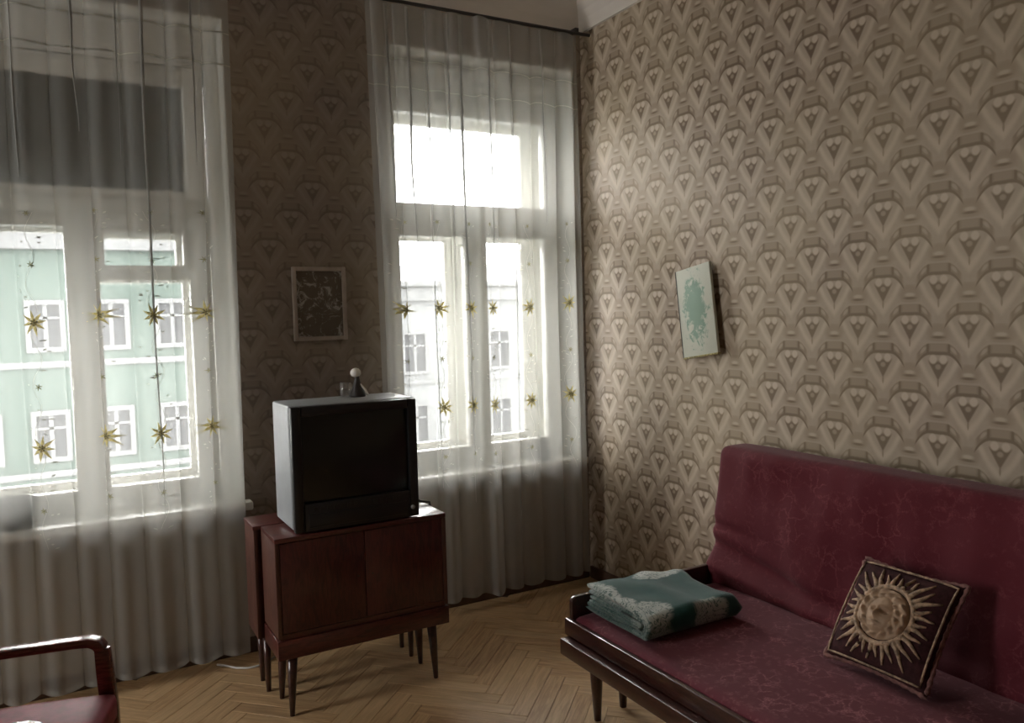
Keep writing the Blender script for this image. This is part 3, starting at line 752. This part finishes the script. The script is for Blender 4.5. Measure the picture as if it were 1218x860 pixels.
# ------------------------------------------------------------------ folded blanket
bx0, bx1, by0, by1 = 1.735, 2.165, 2.150, 2.545
bz0 = .4385
bl = thing('folded_blanket', ((bx0+bx1)/2, (by0+by1)/2, bz0), 'folded dark green fleece blanket with pale pattern on the sofa end', 'blanket')
def ushape(y0, y1, z0, z1, t):      # closed outline of a U lying on its side, round at y0
    pts = []; R = (z1-z0)/2; zc = (z0+z1)/2; n = 12
    for k in range(9): pts.append((y1+(y0+R-y1)*k/8, z0))
    for k in range(1, n): a = -PI/2-PI*k/n; pts.append((y0+R+R*math.cos(a), zc+R*math.sin(a)))
    for k in range(9): pts.append((y0+R+(y1-y0-R)*k/8, z1))
    for k in range(1, 4): a = PI/2-PI*k/4; pts.append((y1+t/2*math.cos(a), z1-t/2+t/2*math.sin(a)))
    r = R-t
    for k in range(9): pts.append((y1+(y0+R-y1)*k/8, z1-t))
    for k in range(1, n): a = PI/2+PI*k/n; pts.append((y0+R+r*math.cos(a), zc+r*math.sin(a)))
    for k in range(9): pts.append((y0+R+(y1-y0-R)*k/8, z0+t))
    for k in range(1, 4): a = PI/2-PI*k/4; pts.append((y1+t/2*math.cos(a), z0+t/2+t/2*math.sin(a)))
    return pts
m = MB()
for (y0_, y1_, za, zb, t, xa, xb) in ((by0, by1-.01, 0, .092, .015, bx0, bx1), (by0+.026, by1-.015, .019, .072, .013, bx0+.012, bx1-.012), (by0+.05, by1-.03, .035, .056, .008, bx0+.006, bx1-.02)):
    pts = ushape(y0_, y1_, za, zb, t); k = len(pts); N = 26; vs = []
    for i in range(N+1):
        a = i/N; xx = xa+(xb-xa)*a
        for (y, z) in pts:
            h = z/.085
            x_ = xx+.022*noise.noise((y*9, z*34, a*2))*(1 if a in (0, 1) else .5)-.012*math.sin(PI*h)*(a < .1)
            endr = 1-.05*(2*a-1)**8
            sag = .016*math.sin(PI*(y-by0)/(by1-by0))*h*math.sin(PI*a)
            zz = z*endr-sag*.6*h+h*.016*noise.noise((x_*8, y*8, 3))+h*.020*noise.noise((x_*4, y*4, 9))+h*.014*(y-by0)/(by1-by0)-.016*h*max(0, a-.6)
            vs.append((x_, y+.012*noise.noise((x_*6, z*9, 5)), bz0+max(0, zz)))
    fs = [(i*k+j, i*k+(j+1) % k, (i+1)*k+(j+1) % k, (i+1)*k+j) for i in range(N) for j in range(k)]
    fs += [tuple(range(k)), tuple(range(N*k, N*k+k))[::-1]]
    m.add(vs, fs)
m.build('folds', 'fleece', bl, smooth=True, weld=True)

# ------------------------------------------------------------------ sun cushion
BLp = Vector((2.135, 1.724, .447)); w_ax = Vector((0, -1, 0)); top = Vector((2.345, 1.775, .735))
h_ax = Vector((top.x-BLp.x, 0, top.z-BLp.z)); HH = h_ax.length; h_ax.normalize(); n_ax = w_ax.cross(h_ax)*1.0
if n_ax.x > 0: n_ax = -n_ax
WW = .356
cc = BLp+w_ax*WW/2+h_ax*HH/2+Vector((0, .028, .006))
cu = thing('sun_cushion', cc, 'square dark cushion with a golden sun face leaning on the sofa back', 'cushion')
cu.rotation_mode = 'QUATERNION'
cu.rotation_quaternion = Matrix((w_ax, n_ax*-1, h_ax)).transposed().to_quaternion()   # local x right, y away from viewer, z up
cu.rotation_quaternion = cu.rotation_quaternion @ Matrix.Rotation(math.radians(0), 3, 'Y').to_quaternion()
def pil(u, v, side):         # u, v in -1..1
    pin = 1-.10*(1-u*u)*abs(v)**3*0
    ex = u*(WW/2)*(1-.075*(1-v*v)**1.0*abs(u)**3) ; ez = v*(HH/2)*(1-.075*(1-u*u)*abs(v)**3)
    t = .062*max(0, (1-abs(u)**2.6))**.55*max(0, (1-abs(v)**2.6))**.55
    return Vector((ex, -t if side == 0 else t, ez))
m = MB(); m.grid(32, 32, lambda a, b: pil(a*2-1, b*2-1, 0)); m.grid(32, 32, lambda a, b: pil(a*2-1, b*2-1, 1), True)
m.build('cover', 'cushion_cloth', cu, smooth=True, weld=True, local=True)
per = []
for k in range(25): per.append(pil(-1+2*k/24, -1, 0))
for k in range(1, 25): per.append(pil(1, -1+2*k/24, 0))
for k in range(1, 25): per.append(pil(1-2*k/24, 1, 0))
for k in range(1, 25): per.append(pil(-1, 1-2*k/24, 0))
MB().tube(per, [.0075+.0018*((i % 2)*2-1) for i in range(len(per))], 8, False).build('cord_edge', 'cushion_cord', cu, smooth=True, local=True)
def surf(x, z, off): 
    u, v = x/(WW/2), z/(HH/2); p = pil(max(-1, min(1, u)), max(-1, min(1, v)), 0); return Vector((x, p.y-off, z))
pi2 = []
for k in range(96):           # inner border stitching, squarish
    a = 2*PI*k/96; c_, s_ = math.cos(a), math.sin(a); q = .160/max(abs(c_), abs(s_)); q = min(q, .226)
    pi2.append(surf(c_*q, s_*q*HH/WW, .002))
MB().tube(pi2+[pi2[0]], .0035, 6, False).build('inner_border', 'cushion_gold', cu, smooth=True, local=True)
NRAY = 34; RR = .092
for k in range(NRAY):
    a = 2*PI*k/NRAY+.03; c_, s_ = math.cos(a), math.sin(a)
    far = min(.148/max(abs(c_), abs(s_)), .185)*(.97 if k % 2 else .88)
    wv = .006*(1 if k % 2 else -1)
    pts, rs = [], []
    for j in range(5):
        t_ = j/4; r_ = RR*.95+(far-RR*.95)*t_; off = wv*math.sin(t_*PI*1.5)*.6
        pts.append(surf(c_*r_-s_*off, (s_*r_+c_*off)*HH/WW, .001)); rs.append(.0078*(1-t_)+.0026)
    MB().tube(pts, rs, 6).build('ray', 'cushion_gold', cu, smooth=True, local=True)
ring = [surf(math.cos(2*PI*k/40)*RR, math.sin(2*PI*k/40)*RR, .003) for k in range(41)]
MB().tube(ring, .008, 8, False).build('medallion_ring', 'cushion_gold', cu, smooth=True, local=True)
def face_relief(a, b):
    r = a; th = 2*PI*b
    x, z = r*.082*math.cos(th), r*.082*math.sin(th)
    fx, fz = x/.082, z/.082
    def G(cx_, cz, sx, sz): return math.exp(-((fx-cx_)/sx)**2-((fz-cz)/sz)**2)
    fx += .06
    face = 1 if (fx/.54)**2+((fz+.05)/.72)**2 < 1 else 0
    edge = (fx/.54)**2+((fz+.05)/.72)**2
    h = .006
    if face:
        h += .014*math.sqrt(max(0, 1-edge))
        h += .011*G(0, -.08, .09, .22)+.005*G(0, -.20, .15, .08)      # nose
        h += .005*G(-.19, .16, .17, .05)+.005*G(.19, .16, .17, .05)   # brows
        h -= .013*G(-.21, .05, .13, .075)+.013*G(.21, .05, .13, .075)   # eyes
        h += .004*G(-.19, .045, .06, .03)+.004*G(.19, .045, .06, .03)
        h += .008*G(0, -.44, .17, .04)-.007*G(0, -.375, .19, .03)    # mouth
        h += .005*G(0, -.58, .14, .08)
    else:
        h += .011*abs(math.sin(th*7+r*5))*(.6+.4*math.sin(r*22+th*3))*(1-max(0, r-.9)*10)+.004
        if fz < -.55: h -= .008
    if r > .97: h = .0
    return surf(x, z, h*1.5-.002)
MB().grid(26, 96, face_relief, True).build('sun_face', 'cushion_face', cu, smooth=True, weld=True, local=True)

# ------------------------------------------------------------------ armchair at the lower left
ac = thing('armchair', (.055, 2.875, 0), 'red seated armchair with curved dark wooden arms at lower left', 'armchair')
yn, yf = 2.30, 2.875
def bar(pts, w_, h_, name, mat, ax=1):
    # flat bar swept in the x-z plane, width along y
    m = MB(); vs = []
    P_ = [Vector(p) for p in pts]; n = len(P_)
    for i, p in enumerate(P_):
        d = (P_[min(i+1, n-1)]-P_[max(i-1, 0)]).normalized(); nn = Vector((-d.z, 0, d.x))
        hh = h_[i]/2 if isinstance(h_, (list, tuple)) else h_/2
        for sy, sz in ((-1, -1), (1, -1), (1, 1), (-1, 1)): vs.append(p+Vector((0, sy*w_/2, 0))+nn*sz*hh)
    fs = [(0, 1, 2, 3), tuple(range(4*n-4, 4*n))[::-1]]
    for i in range(n-1):
        for k in range(4): fs.append((i*4+k, (i+1)*4+k, (i+1)*4+(k+1) % 4, i*4+(k+1) % 4))
    m.add(vs, fs); return m.build(name, mat, ac, bevel=.006, weld=True)
for y in (yn, yf):
    z1 = .585
    bar([(-.52, y, z1-.03), (-.36, y, z1-.018), (-.18, y, z1-.010), (-.02, y, z1-.004), (.025, y, z1-.004), (.048, y, z1-.012), (.062, y, z1-.035)], .052, [.026, .027, .028, .028, .030, .034, .034], 'armrest', 'chair_wood')
    bar([(.062, y, z1-.03), (.066, y, .48), (.074, y, .36), (.082, y, .20), (.088, y, 0)], .034, [.046, .050, .052, .042, .028], 'front_leg', 'chair_wood')
    bar([(-.66, y, 0), (-.56, y, .22), (-.50, y, .40), (-.52, y, .55), (-.60, y, .80), (-.62, y, .84)], .034, [.028, .04, .046, .044, .036, .030], 'rear_leg', 'chair_wood')
    bar([(-.53, y, .31), (.07, y, .345)], .024, .05, 'side_rail', 'chair_wood')
st = soft_box(-.50, .108, yn+.022, yf-.022, .335, .425, .025, (20, 18))
for v in st.v:
    v.z += (v.x+.2)*.05-.022
    if v.z > .38: v.z += .012*math.sin(PI*max(0, min(1, (v.x+.5)/.6)))
st.build('seat', 'chair_red', ac, smooth=True, weld=True)
bkk = soft_box(0, .08, yn+.03, yf-.03, .0, .46, .025, (6, 16))
for v in bkk.v: v.x += -.50-.24*v.z; v.z += .415
bkk.build('backrest', 'chair_red', ac, smooth=True, weld=True)
MB().box(.03, .075, yn+.012, yf-.012, .30, .335).build('front_rail', 'chair_wood', ac, bevel=.004)

ac.rotation_euler = (0, 0, math.radians(-16))
